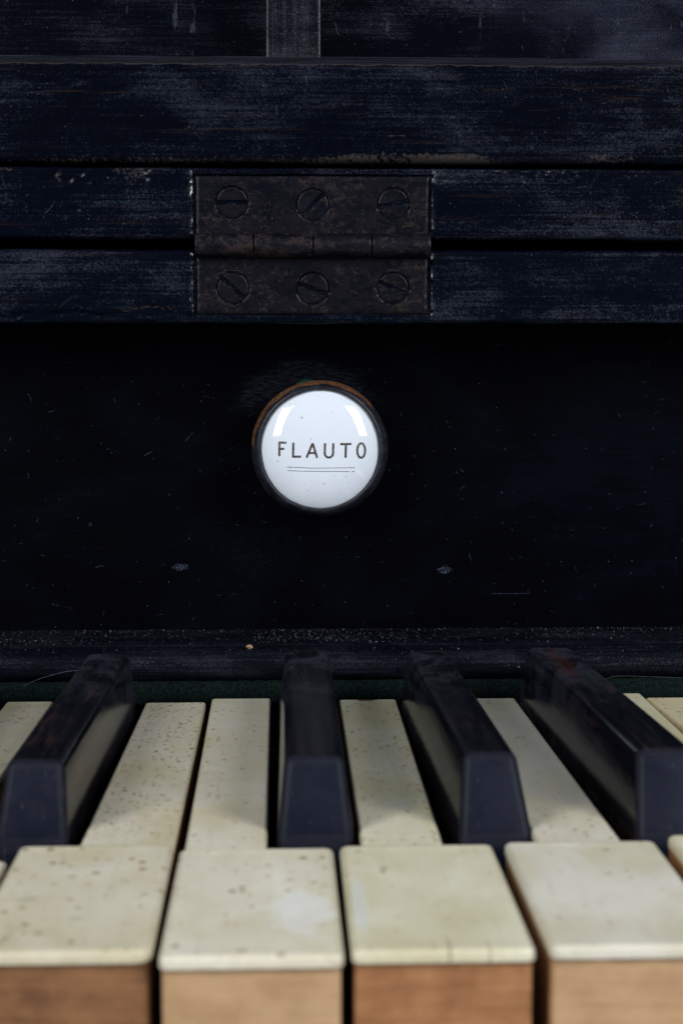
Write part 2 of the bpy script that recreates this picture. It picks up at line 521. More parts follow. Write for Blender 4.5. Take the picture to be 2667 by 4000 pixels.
def sstep(a, b, x):
    t = max(0.0, min(1.0, (x - a) / (b - a)))
    return t * t * (3 - 2 * t)


def seg_dist(px, pz, pts):
    best = 1e9
    for (ax, az), (bx, bz) in zip(pts, pts[1:]):
        dx, dz = bx - ax, bz - az
        t = max(0, min(1, ((px - ax) * dx + (pz - az) * dz) / (dx * dx + dz * dz)))
        best = min(best, math.hypot(px - ax - t * dx, pz - az - t * dz))
    return best


def xs_list(x0, x1, fine0, fine1, step, extra=()):
    xs = []
    x = x0
    while x < x1:
        xs.append(x)
        x += step if fine0 <= x <= fine1 else 3.0
    xs.append(x1)
    for e in extra:
        xs = [q for q in xs if abs(q - e) > 0.12]
        xs += [e - 0.06, e + 0.06]
    return sorted(xs)


def rail_profile(zb, zt, y_front, y_back, r_bot, r_top, step=0.42):
    """Closed section of a plank: (y, z, weight) with the front face finely divided."""
    p = [(y_back, zb, 0.0), ((y_front + y_back) / 2, zb, 0.1)]
    n = 6
    for i in range(n + 1):
        a = math.pi / 2 * i / n
        p.append((y_front + r_bot * (1 - math.sin(a)), zb + r_bot * (1 - math.cos(a)), 0.4 + 0.6 * i / n))
    k = max(2, int((zt - zb - r_bot - r_top) / step))
    for i in range(1, k):
        p.append((y_front, zb + r_bot + (zt - zb - r_bot - r_top) * i / k, 1.0))
    for i in range(n + 1):
        a = math.pi / 2 * i / n
        p.append((y_front + r_top * (1 - math.cos(a)), zt - r_top + r_top * math.sin(a), 1.0 - 0.6 * i / n))
    p.append(((y_front + y_back) / 2, zt, 0.1))
    p.append((y_back, zt, 0.0))
    return p


def sweep(name, xs, prof, shape, mat, parent=None, origin=(0, 0, 0)):
    """Runs a closed section along x; shape(x, z, w) -> (push back in y, lift in z, wear)."""
    verts, faces, wear_or_light = [], [], []
    n = len(prof)
    for x in xs:
        for (y, z, w) in prof:
            dy, dz, wr = shape(x, z, w)
            verts.append((x, y + dy * w, z + dz))
            wear_or_light.append(wr if w > 0.3 else 0.0)
    for i in range(len(xs) - 1):
        for j in range(n):
            a, b = i * n + j, i * n + (j + 1) % n
            faces.append((a, b, b + n, a + n))
    faces.append(tuple(range(n)))
    faces.append(tuple(range((len(xs) - 1) * n, len(xs) * n)))
    return mesh_obj(name, verts, faces, mat, parent, smooth=40.0, attrs={"wear_or_light": wear_or_light}, origin=origin)


X0, X1 = -104.0, 134.0
FX0, FX1 = -66.0, 94.0

# ------------------------------------------------------------------ the instrument's case
case = empty("harmonium_case", (10, 372, 0), "worn black harmonium case behind the keys and round the white knob", "musical instrument case")

# board with the stop knob
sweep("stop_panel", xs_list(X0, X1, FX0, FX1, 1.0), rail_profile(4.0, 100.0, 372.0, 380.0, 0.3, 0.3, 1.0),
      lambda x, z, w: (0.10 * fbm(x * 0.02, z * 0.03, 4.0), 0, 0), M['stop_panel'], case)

# back panel above the lid, and the upright on it
def back_shape(x, z, w):
    return 0.30 * fbm(x * 0.02, z * 0.04, 9.0, 2), 0, 0
sweep("back_panel", xs_list(X0, X1, FX0, FX1, 0.8), rail_profile(101.0, 205.0, 384.0, 392.0, 0.3, 0.3, 1.0),
      back_shape, M['back'], case)

post_prof = []
for (px, py) in ((-3.0, 384.2), (-3.0, 368.7), (-2.85, 368.35), (-2.5, 368.2), (8.4, 368.2), (8.75, 368.35), (8.9, 368.7), (8.9, 384.2)):
    post_prof.append((px, py))
pv, pf = [], []
zs = [112 + i * 1.0 for i in range(92)]
for z in zs:
    w = 0.12 * nz(z * 0.05, 3.0)
    for (x, y) in post_prof:
        pv.append((x + w, y, z))
    # extra columns across the front stay flat: relief comes from the grain
n = len(post_prof)
for i in range(len(zs) - 1):
    for j in range(n):
        a, b = i * n + j, i * n + (j + 1) % n
        pf.append((a, b, b + n, a + n))
pf.append(tuple(range(n)))
pf.append(tuple(range((len(zs) - 1) * n, len(zs) * n)))
mesh_obj("upright_post", pv, pf, M['post'], case, smooth=20.0)

# mortise that the hinge leaves sit in
ML, MR = -18.15, 31.45
MORT = 0.95


def mortise(x, z, z_lo, z_hi, lip):
    """Depth of the hinge recess at (x, z) and height of the crumbly lacquer lip on its sides."""
    wob = 0.10 * nz(z * 0.7, 1.3) + 0.14 * nz(z * 2.1, 8.0)
    inside = ML + wob < x < MR + wob
    d = 0.0
    if inside and z_lo < z < z_hi:
        d = MORT
    elif inside:
        d = 0.45
    e = min(abs(x - ML - wob), abs(x - MR - wob))
    if not inside and e < 0.8:
        d -= lip * (1 - e / 0.8) * (0.35 + 0.9 * max(0, nz(x * 0.9, z * 1.5, 5.0) + 0.35))
    return d, (-1.0 if (not inside and e < 0.32 and nz(z * 0.45, x * 0.05, 7.7) > -0.12) else 0.0)


# lower rail, fixed to the case
def lower_shape(x, z, w):
    d = 0.16 * fbm(x * 0.05, z * 0.12, 31.0) + 0.07 * fbm(x * 0.3, z * 0.6, 3.0)
    wr = 0.0
    md, lipw = mortise(x, z, 80.55, 99.0, 0.30)
    d += md
    lim = 80.2 + 0.9 * fbm(x * 0.12, 7.0) + 0.35 * nz(x * 0.9, 2.0)
    if x < ML:
        lim += 1.1 * sstep(-62, -40, x) * sstep(-16, -26, x) + 0.8 * math.exp(-((x + 24) / 4) ** 2)
        t = sstep(lim + 0.15, lim - 0.15, z)
        d += 0.42 * t + 0.25 * t * nz(x * 0.5, z * 1.4, 3.0)
        wr = 0.75 * math.exp(-((z - lim) / 0.35) ** 2) * sstep(-0.1, 0.45, nz(x * 0.16, 4.4))
        c = seg_dist(x, z, [(-46.5, 82.3), (-43.5, 84.6), (-40.8, 84.9), (-38.2, 82.9)])
        d += 0.25 * sstep(0.45, 0.1, c + 0.2 * nz(x, z))
        c = seg_dist(x, z, [(-24.5, 88.6), (-22, 86), (-19, 84)])
        d += 0.25 * sstep(0.8, 0.1, c)
    elif x > MR:
        d += 0.22 * sstep(82.2, 81.2, z + 0.8 * nz(x * 0.3, 1.0)) * nz(x * 1.1, z * 1.6, 1.0)
    lo = 0.28 * fbm(x * 0.10, 2.0) * sstep(82, 79, z) + 0.16 * fbm(x * 0.07, 9.0) * sstep(92, 94, z)
    return d, lo, (lipw if lipw < 0 else wr)


sweep("lower_rail", xs_list(X0, X1, FX0, FX1, 0.5, (ML, MR)),
      rail_profile(78.65, 94.0, 349.3, 372.4, 0.9, 1.1), lower_shape, M['lower'], case)


# mouldings behind the keys
def mould_profile(pts):
    return [(y, z, 1.0 if i not in (0, len(pts) - 1) else 0.0) for i, (y, z) in enumerate(pts)]


bead = [(362, 1.9), (353.5, 1.9), (352.0, 2.1), (350.9, 2.9), (350.4, 4.0), (350.35, 5.2), (350.7, 6.4),
        (351.4, 7.4), (352.3, 8.15), (353.3, 8.6), (354.4, 8.75), (355.8, 8.7), (362, 8.6)]
sweep("bead_moulding", xs_list(X0, X1, FX0, FX1, 1.0), mould_profile(bead),
      lambda x, z, w: (0.14 * fbm(x * 0.08, z * 0.1, 6.0), 0.05 * nz(x * 0.08, 3.0), 0), M['mould'], case)
ledge = [(371.9, 7.2), (357.0, 7.2), (356.8, 8.95), (356.95, 9.15), (357.5, 9.3), (360, 9.45), (364, 9.65), (368, 9.85), (371.9, 10.0)]
sweep("dusty_ledge", xs_list(X0, X1, FX0, FX1, 1.0), mould_profile(ledge),
      lambda x, z, w: (0.12 * nz(x * 0.06, 2.0), 0.05 * nz(x * 0.05, z, 1.0), 0), M['mould'], case)

# felt strip under the bead, with its loose fibres
felt = [(354, -3.0), (350.4, -3.0), (349.2, -2.2), (348.7, -0.8), (348.9, 0.8), (349.6, 1.8), (350.6, 2.25), (354, 2.3)]
felt_o = sweep("felt_strip", xs_list(X0, X1, FX0, FX1, 0.6), mould_profile(felt),
               lambda x, z, w: (0.28 * fbm(x * 0.5, z * 0.8, 1.0), 0.22 * nz(x * 0.7, 3.0), 0), M['felt'], case)


def add_strand(verts, faces, pts, r):
    """Thin three-sided hair along pts."""
    base = len(verts)
    for i, p in enumerate(pts):
        p = V(p)
        rr = r * (1 - 0.6 * i / (len(pts) - 1))
        for k in range(3):
            a = 2 * math.pi * k / 3
            verts.append((p.x + rr * math.cos(a) * 0.7, p.y + rr * math.sin(a), p.z + rr * math.cos(a)))
    for i in range(len(pts) - 1):
        for k in range(3):
            a, b = base + i * 3 + k, base + i * 3 + (k + 1) % 3
            faces.append((a, b, b + 3, a + 3))


fv, ff = [], []
for i in range(2600):
    x = random.uniform(FX0, FX1)
    if random.random() < 0.55:
        z, y = random.uniform(1.2, 2.6), random.uniform(348.9, 350.3)
        d = V((random.gauss(0, 0.6), -random.random() * 0.4, abs(random.gauss(0.5, 0.4))))
    else:
        z, y = random.uniform(-1.5, 1.5), 348.8
        d = V((random.gauss(0, 0.7), -0.35 * random.random(), random.gauss(0, 0.4)))
    L = random.uniform(0.4, 1.1)
    d2 = d + V((random.gauss(0, 0.5), 0, random.gauss(0, 0.4)))
    p = V((x, y, z))
    add_strand(fv, ff, [p, p + d * L * 0.5, p + d * L * 0.5 + d2 * L * 0.5], 0.030)
tag(mesh_obj("felt_fibres", fv, ff, M['fuzz'], felt_o), kind="stuff")

# key bed under the keys
bv = [(x, y, z) for z in (-34, -24) for (x, y) in ((X0, 186), (X1, 186), (X1, 384), (X0, 384))]
mesh_obj("key_bed", bv, [(0, 1, 2, 3), (4, 5, 6, 7), (0, 1, 5, 4), (1, 2, 6, 5), (2, 3, 7, 6), (3, 0, 4, 7)], M['bed'], case, smooth=False)
bv = [(x, y, z) for z in (-24, 8.4) for (x, y) in ((X0, 362.2), (X1, 362.2), (X1, 371.8), (X0, 371.8))]
bv = [(x, y, z if z < 0 else 1.7) for (x, y, z) in bv]
mesh_obj("key_slip", bv, [(0, 1, 2, 3), (4, 5, 6, 7), (0, 1, 5, 4), (1, 2, 6, 5), (2, 3, 7, 6), (3, 0, 4, 7)], M['bed'], case, smooth=False)

# ------------------------------------------------------------------ folded lid
lid = empty("folding_lid", (10, 360, 96), "worn black folding lid above the hinge, made of two long boards", "lid")


def board_shape(x, z, w):
    d = 0.14 * fbm(x * 0.03, z * 0.16, 51.0) + 0.05 * fbm(x * 0.12, z * 0.9, 8.0)
    c = seg_dist(x, z, [(-53, 126.0), (-45, 126.8), (-40, 128.6), (-33, 129.4), (-29.2, 128.9), (-28, 126.9), (-25.6, 126.5), (-24.0, 128.8), (-20, 130.3), (-14, 130.9)])
    d += 0.16 * sstep(0.40, 0.05, c + 0.16 * nz(x * 1.2, z))
    c = seg_dist(x, z, [(28, 124.6), (33, 125.2), (38, 125.0), (43, 126.2)])
    d += 0.10 * sstep(0.35, 0.05, c)
    wr = 0.52 * sstep(115.2, 113.2, z + 1.2 * fbm(x * 0.06, 5.0)) 
    wr *= 0.75 + 0.6 * nz(x * 0.05, z * 0.3, 12.0) + 0.45 * math.exp(-((x - 30) / 18) ** 2)
    streak = 0.65 + 0.7 * nz(x * 0.09, z * 2.6, 21.0)
    for (cx, cz, rx, rz) in ((-7, 124.9, 9, 1.2), (67, 124.5, 8, 0.9), (24, 117.5, 10, 0.8), (-20, 119.0, 8, 0.7)):
        wr = max(wr, 0.62 * streak * math.exp(-((x - cx) / rx) ** 2 - ((z - cz) / rz) ** 2))
    wr = max(wr, 2.0 * sstep(131.6, 132.1, z + 0.35 * fbm(x * 0.25, 2.0)))  # dusty chamfer, its caught light painted in through this value
    if z > 133.5:
        wr = 2.9 + 0.7 * nz(x * 0.08, 40.0)  # selects the painted light line on the top edge
    return d, 0.10 * fbm(x * 0.02, 1.0) * (1 if z > 125 else 0.6), wr


def top_profile():
    p = rail_profile(111.75, 132.3, 349.2, 372.0, 1.5, 0.4)
    p = p[:-9]
    p += [(349.25, 131.8, 1.0), (349.5, 132.1, 1.0), (350.2, 132.75, 1.0), (350.9, 133.4, 1.0), (351.35, 133.72, 0.8), (352.4, 133.8, 0.5), (361, 133.8, 0.1), (372, 133.8, 0.0)]
    return p


sweep("upper_board", xs_list(X0, X1, FX0, FX1, 0.5), top_profile(), board_shape, M['board'], lid)


def rail_shape(x, z, w):
    d = 0.14 * fbm(x * 0.05, z * 0.12, 71.0) + 0.06 * fbm(x * 0.3, z * 0.6, 13.0)
    md, lipw = mortise(x, z, 96.0, 109.35, 0.30)
    d += md
    wr = 0.0
    if x < ML:
        t = sstep(106.6, 108.8, z + 1.0 * fbm(x * 0.25, z * 0.4, 3.0)) * sstep(-53, -45, x) * sstep(-20, -26, x)
        ch = t * sstep(0.0, 0.30, fbm(x * 0.22, z * 0.45, 17.0))
        d += 0.40 * ch + 0.2 * t * max(0, nz(x * 1.2, z * 1.6, 3.0))
        wr = 0.50 * ch
        c = math.hypot((x + 23.0) / 1.6, (z - 102.6) / 2.2)
        d += 0.10 * sstep(1.25, 0.75, c)
        c = seg_dist(x, z, [(-23, 101), (-22, 98.4)])
        d += 0.08 * sstep(0.8, 0.2, c)
        c = math.hypot((x + 42.7) / 1.4, (z - 102.2) / 0.6)
        d += 0.25 * sstep(1.2, 0.6, c)
    elif x > MR:
        t = sstep(106.9, 107.5, z + 0.25 * nz(x * 0.3, 3.0)) * sstep(68, 62, x)
        d += t * (0.18 + 0.32 * nz(x * 1.0, z * 1.5, 22.0))
        d += 0.3 * sstep(0.35, 0.1, abs(z - 106.95 - 0.15 * nz(x * 0.3, 3.0))) * sstep(66, 60, x)
    d += 0.2 * sstep(98.5, 96.3, z) * fbm(x * 0.3, z * 0.6, 2.0)
    wr = max(wr, 0.40 * sstep(109.4, 110.2, z) * (0.7 + nz(x * 0.06, 3.0)))
    crum = x > MR and z > 106.9 and x < 66 and nz(x * 1.0, z * 1.5, 22.0) < -0.30
    ed = 0.15 * fbm(x * 0.06, 14.0) * sstep(98, 96.2, z) + 0.13 * fbm(x * 0.05, 24.0) * sstep(109, 110.8, z)
    return d, ed, (-1.0 if (lipw < 0 or crum) else wr)


sweep("hinge_rail", xs_list(X0, X1, FX0, FX1, 0.5, (ML, MR)),
      rail_profile(96.05, 110.85, 349.2, 372.0, 1.2, 0.8), rail_shape, M['rail'], lid)

# ------------------------------------------------------------------ hinge
hinge = empty("butt_hinge", (6.7, 350, 94.8), "rusty black butt hinge with six slotted screws let into the two rails", "hinge")
HY = 349.75


def leaf(name, x0, x1, z0, z1, screws, mat, seed):
    step = 0.3
    nx, nzc = int((x1 - x0) / step), int((z1 - z0) / step)
    verts, faces = [], []

    def h(x, z):
        d = 0.05 * fbm(x * 0.25, z * 0.25, seed) + 0.05 * nz(x * 1.3, z * 1.3, seed)
        e = min(x - x0, x1 - x, z - z0 if seed > 5 else 99, z1 - z if seed < 5 else 99)
        d += 0.22 * sstep(0.5, 0.0, e + 0.15 * nz(x * 0.8, z * 0.8, 3))
        for (sx, sz, _) in screws:
            r = math.hypot(x - sx, z - sz)
            d += 0.6 * sstep(3.42, 3.28, r)
        return d
    for i in range(nx + 1):
        x = x0 + (x1 - x0) * i / nx
        for j in range(nzc + 1):
            z = z0 + (z1 - z0) * j / nzc
            wob = 0.06 * nz(x * 0.9, z * 0.9, seed + 2) if (i in (0, nx) or j in (0, nzc)) else 0
            verts.append((x + (wob if i in (0, nx) else 0), HY + h(x, z), z + (wob if j in (0, nzc) else 0)))
    w = nzc + 1
    for i in range(nx):
        for j in range(nzc):
            a = i * w + j
            faces.append((a, a + 1, a + w + 1, a + w))
    rim = [i * w for i in range(nx + 1)] + [nx * w + j for j in range(1, w)] + [i * w + nzc for i in range(nx - 1, -1, -1)] + [j for j in range(nzc - 1, 0, -1)]
    b = len(verts)
    for k in rim:
        x, y, z = verts[k]
        verts.append((x, HY + 0.9, z))
    m = len(rim)
    for k in range(m):
        faces.append((rim[k], rim[(k + 1) % m], b + (k + 1) % m, b + k))
    faces.append(tuple(range(b, b + m)))
    return mesh_obj(name, verts, faces, mat, hinge, smooth=50.0)


def screw(parent, sx, sz, ang, seed, tilt):
    rings, segs, R0 = 22, 72, 3.12
    ca, sa = math.cos(ang), math.sin(ang)
    verts, faces = [(sx, 0, sz)], []
    pts = [(0.0, 0.0)]
    for i in range(1, rings + 1):
        r = R0 * i / rings
        for k in range(segs):
            a = 2 * math.pi * k / segs
            pts.append((r * math.cos(a), r * math.sin(a)))
    verts = []
    for (u, v) in pts:
        r = math.hypot(u, v)
        q = -u * sa + v * ca
        d = 0.12 + 0.06 * nz(u * 0.9, v * 0.9, seed) + 0.03 * nz(u * 3, v * 3, seed)
        d += tilt * q / R0 + 0.10 * sstep(R0 - 0.18, R0, r)
        wd = 0.36 + 0.05 * nz(u * 1.5, v * 1.5, seed)
        d += 0.62 * sstep(wd + 0.10, wd - 0.06, abs(q))
        verts.append((sx + u, HY + d, sz + v))
    for k in range(segs):
        faces.append((0, 1 + k, 1 + (k + 1) % segs))
    for i in range(rings - 1):
        for k in range(segs):
            a, b = 1 + i * segs + k, 1 + i * segs + (k + 1) % segs
            faces.append((a, b, b + segs, a + segs))
    base = len(verts)
    for k in range(segs):
        x, y, z = verts[1 + (rings - 1) * segs + k]
        verts.append((x, HY + 0.95, z))
    for k in range(segs):
        a, b = 1 + (rings - 1) * segs + k, 1 + (rings - 1) * segs + (k + 1) % segs
        faces.append((a, b, base + (k + 1) % segs, base + k))
    o = mesh_obj("screw", verts, faces, M['screw'], None, smooth=45.0)
    o.parent = parent
    o.location = V((0, 0, 0)) - (parent.location + hinge.location)
    return o


up_s = [(-10.05, 103.75, 0.02), (6.75, 103.35, math.radians(47)), (23.6, 103.5, math.radians(13))]
lo_s = [(-9.95, 86.1, math.radians(-41)), (6.75, 85.95, math.radians(-21)), (23.55, 86.1, math.radians(-24))]
u = leaf("upper_leaf", -17.55, 31.0, 96.4, 109.1, up_s, M['leaf_up'], 2.0)
l = leaf("lower_leaf", -17.45, 30.75, 80.75, 93.2, lo_s, M['leaf_lo'], 8.0)
for i, (x, z, a) in enumerate(up_s):
    screw(u, x, z, a, 3.0 + i * 5, (-0.14, 0.05, -0.12)[i])
for i, (x, z, a) in enumerate(lo_s):
    screw(l, x, z, a, 23.0 + i * 5, (0.06, -0.12, -0.10)[i])


def knuckle(parent, x0, x1, seed):
    segs, r, cy, cz = 40, 2.55, 349.0, 94.8
    xs = [x0, x0 + 0.08, x0 + 0.2] + [x0 + (x1 - x0) * i / 16 for i in range(1, 16)] + [x1 - 0.2, x1 - 0.08, x1]
    verts, faces = [], []
    for i, x in enumerate(xs):
        e = min(x - x0, x1 - x)
        rr = r - (0.22 if e < 0.01 else 0.06 if e < 0.1 else 0.0)
        for k in range(segs):
            a = 2 * math.pi * k / segs
            q = rr + 0.05 * fbm(x * 0.5, math.cos(a) * 2, math.sin(a) * 2 + seed)
            verts.append((x, cy - q * math.cos(a), cz + q * math.sin(a)))
    for i in range(len(xs) - 1):
        for k in range(segs):
            a, b = i * segs + k, i * segs + (k + 1) % segs
            faces.append((a, b, b + segs, a + segs))
    faces.append(tuple(range(segs)))
    faces.append(tuple(range((len(xs) - 1) * segs, len(xs) * segs)))
    o = mesh_obj("knuckle", verts, faces, M['knuckle'], None, smooth=40.0)
    o.parent = parent
    o.location = V((0, 0, 0)) - (parent.location + hinge.location)
    return o



for (p, a, b, s) in ((u, -17.75, -5.66, 1.0), (l, -5.46, 6.68, 4.0), (u, 6.88, 18.88, 7.0), (l, 19.08, 31.25, 11.0)):
    knuckle(p, a, b, s)

# ------------------------------------------------------------------ stop knob
KX, KZ = 8.45, 51.55
knob = empty("stop_knob", (KX, 366, KZ), "round white porcelain stop knob in a worn dark collar reading FLAUTO", "stop knob")


def lathe(name, prof, segs, mat, parent, wob=None, wear_or_light=None, closed=False):
    verts, faces, wr = [], [], []
    for (r, y) in prof:
        for k in range(segs):
            a = 2 * math.pi * k / segs
            q = r + (wob(a, r, y) if wob else 0)
            verts.append((KX + q * math.cos(a), y, KZ + q * math.sin(a)))
            wr.append(wear_or_light(a, r, y) if wear_or_light else 0.0)
    n = len(prof)
    for i in range(n if closed else n - 1):
        j = (i + 1) % n
        for k in range(segs):
            a, b = i * segs + k, i * segs + (k + 1) % segs
            c, d = j * segs + k, j * segs + (k + 1) % segs
            faces.append((a, b, d, c))
    if not closed:
        faces.append(tuple(range(segs)))
        faces.append(tuple(range((n - 1) * segs, n * segs)))
    return mesh_obj(name, verts, faces, mat, parent, smooth=60.0, attrs={"wear_or_light": wr})


FR, FY = 13.0, 358.2


def face_y(r):
    """Depth of the porcelain surface: nearly flat in the middle, rolling off to the rim."""
    t = r / FR
    return FY + 1.7 * t ** 2 + 1.3 * t ** 5


prof = [(0.02, FY)] + [(FR * i / 40, face_y(FR * i / 40)) for i in range(1, 41)] + [(FR - 0.3, 363.5), (0.02, 363.6)]
face = lathe("porcelain_face", prof, 144, M['porcelain'], knob,
             wob=lambda a, r, y: 0.22 * nz(math.cos(a) * 1.9, math.sin(a) * 1.6, 3.0) * r / FR)

cp = []
for i in range(25):
    a = math.radians(-65 + 245 * i / 24)
    cp.append((13.85 - 1.05 * math.cos(a + math.radians(20)), 361.1 - 1.15 * math.sin(a + math.radians(20))))
cp = [(12.9, 363.0), (12.82, 361.6), (12.9, 360.75), (13.1, 360.3), (13.4, 360.2), (13.8, 360.45), (14.15, 360.9),
      (14.55, 361.6), (14.85, 362.4), (15.0, 363.2), (14.9, 364.0), (14.3, 365.2), (13.2, 366.6), (12.2, 368.2), (11.8, 370.4), (11.8, 371.9)]


def fine_curve(pts, k=4):
    out = []
    for i in range(len(pts) - 1):
        p0, p1, p2, p3 = pts[max(i - 1, 0)], pts[i], pts[i + 1], pts[min(i + 2, len(pts) - 1)]
        for s in range(k):
            t = s / k
            out.append(tuple(0.5 * (2 * p1[c] + (p2[c] - p0[c]) * t + (2 * p0[c] - 5 * p1[c] + 4 * p2[c] - p3[c]) * t * t
                                    + (3 * p1[c] - p0[c] - 3 * p2[c] + p3[c]) * t ** 3) for c in (0, 1)))
    out.append(pts[-1])
    return out


def collar_wear(a, r, y):
    s = math.sin(a)
    c = math.cos(a)
    top = sstep(-0.1, 0.6, s - 0.25 * c + 0.25 * nz(c * 4, s * 4, 6.0)) * sstep(14.0, 14.5, r + 0.30 * fbm(c * 3, s * 3, 2.0) + 0.25 * max(0, s - 0.6)) * (y > 360.25)
    bot = 0.62 * sstep(-0.2, -0.6, s) * sstep(362.0, 362.6, y) * (0.6 + 0.6 * nz(math.cos(a) * 2, s * 2, 9.0))
    return max(top * 0.80, bot) if y > 360.3 else 0.0


lathe("collar", fine_curve(cp), 160, M['collar'], knob, wear_or_light=collar_wear,
      wob=lambda a, r, y: 0.16 * fbm(math.cos(a) * 1.3, math.sin(a) * 1.3, y * 0.25) + 0.05 * nz(math.cos(a) * 9, math.sin(a) * 9, y))

wp = [(11.9, 371.9), (11.9, 370.6), (13.6, 370.5), (14.0, 370.9), (14.0, 371.9)]
lathe("felt_washer", wp, 120, M['washer'], knob,
      wob=lambda a, r, y: 0.0 if r < 12 else 0.25 * nz(math.cos(a) * 6, math.sin(a) * 6) + 1.45 * math.exp(-((a - 1.80) / 0.22) ** 2))

# lettering on the porcelain
UN = 0.01605


def ink_strokes(name, strokes, width):
    verts, faces = [], []
    for k, pts in enumerate(strokes):
        # resample finely so that the ink follows the curved glaze
        fine = []
        for (a, b) in zip(pts, pts[1:]):
            m = max(1, int(math.hypot(b[0] - a[0], b[1] - a[1]) / 8))
            for s in range(m):
                fine.append((a[0] + (b[0] - a[0]) * s / m, a[1] + (b[1] - a[1]) * s / m))
        fine.append(pts[-1])
        base = len(verts)
        for i, p in enumerate(fine):
            q0, q1 = fine[max(i - 1, 0)], fine[min(i + 1, len(fine) - 1)]
            dx, dy = q1[0] - q0[0], q1[1] - q0[1]
            L = math.hypot(dx, dy) or 1
            wd = width * (1 + 0.16 * nz(p[0] * 0.06, p[1] * 0.06, k * 3.0))
            for sgn in (-0.5, 0.0, 0.5):
                ux = (p[0] - dy / L * wd * sgn - 700) * UN
                uz = -(p[1] + dx / L * wd * sgn - 204) * UN
                verts.append((KX + ux, face_y(math.hypot(ux, uz)) - 0.022 - 0.006 * k, KZ + uz))
        for i in range(len(fine) - 1):
            for s in range(2):
                a = base + i * 3 + s
                faces.append((a, a + 1, a + 4, a + 3))
    o = mesh_obj(name, verts, faces, M['ink'], None, smooth=True)
    o.parent = face
    o.location = V((0, 0, 0)) - (face.location + knob.location)
    return o


arc_u = [(764, 112), (760, 250)] + [(816 - 56 * math.cos(t * math.pi / 10), 250 + 56 * math.sin(t * math.pi / 10)) for t in range(1, 10)] + [(872, 250), (876, 112)]
oval = [(1255 + 54 * math.cos(t * math.pi / 16), 216 + 98 * math.sin(t * math.pi / 16)) for t in range(33)]
for st in ([[(149, 98), (147, 290)], [(140, 104), (243, 107)], [(150, 190), (214, 190)]],
           [[(337, 104), (332, 304)], [(324, 295), (441, 293)]],
           [[(597, 112), (514, 308)], [(597, 112), (657, 310)], [(548, 244), (630, 244)]],
           [arc_u],
           [[(971, 126), (1122, 125)], [(1046, 130), (1042, 310)]],
           [oval]):
    ink_strokes("letter", st, 31)
ink_strokes("underline", [[(250, 437), (420, 441), (560, 449), (700, 449), (1168, 447)]], 7.5)
ink_strokes("underline", [[(258, 485), (480, 492), (800, 496), (1092, 499)]], 7.5)
ink_strokes("underline", [[(1125, 498), (1168, 499)]], 7.5)


# ------------------------------------------------------------------ keys
def rounded_outline(pts, radii, k=5):
    """Counter-clockwise outline with rounded corners."""
    out = []
    n = len(pts)
    for i, (p, r) in enumerate(zip(pts, radii)):
        p = V((*p, 0)); a = V((*pts[i - 1], 0)); b = V((*pts[(i + 1) % n], 0))
        if r <= 0:
            out.append((p.x, p.y)); continue
        d1, d2 = (a - p).normalized(), (b - p).normalized()
        s, e = p + d1 * r, p + d2 * r
        for j in range(k + 1):
            t = j / k
            q = s * (1 - t) ** 2 + p * 2 * t * (1 - t) + e * t * t
            out.append((q.x, q.y))
    return out


def inset(outline, d):
    n = len(outline)
    res = []
    for i in range(n):
        p0, p, p1 = V(outline[i - 1]), V(outline[i]), V(outline[(i + 1) % n])
        e0, e1 = (p - p0), (p1 - p)
        n0 = V((-e0.y, e0.x)).normalized()
        n1 = V((-e1.y, e1.x)).normalized()
        m = (n0 + n1)
        m = m.normalized() if m.length > 1e-6 else n0
        k = 1.0 / max(0.5, m.dot(n0))
        res.append((p.x + m.x * d * k, p.y + m.y * d * k))
    return res


def plate(name, quad, radii, z_top, thick, r, mat, parent, slope=(0, 0), sag=0.0):
    """Ivory plate: vertical edge, rolled top edge, slightly dished top."""
    rings = [(0.0, -thick), (0.0, -r)]
    for i in range(1, 6):
        a = math.pi / 2 * i / 5
        rings.append((r * (1 - math.cos(a)), -r * (1 - math.sin(a))))
    rings += [(r + 0.5, 0.0), (r + 1.2, -sag * 0.4), (r + 2.4, -sag)]
    verts, faces, edge = [], [], []
    for i, (d, dz) in enumerate(rings):
        outline = rounded_outline(inset(quad, d), [max(0.12, q - d * 0.6) for q in radii])
        n = len(outline)
        for (x, y) in outline:
            verts.append((x, y, z_top + dz + slope[0] * (x - quad[0][0]) + slope[1] * (y - 215)))
            edge.append(1.0 if i < 6 else (0.8 if i == 6 else 0.45 if i == 7 else 0.15 if i == 8 else 0.0))
    for i in range(len(rings) - 1):
        for k in range(n):
            a, b = i * n + k, i * n + (k + 1) % n
            faces.append((a, b, b + n, a + n))
    faces.append(tuple(range(n)))
    faces.append(tuple(range((len(rings) - 1) * n, len(rings) * n)))
    return mesh_obj(name, verts, faces, mat, parent, smooth=45.0, attrs={"edge": edge}, origin=tuple(parent.location / S))


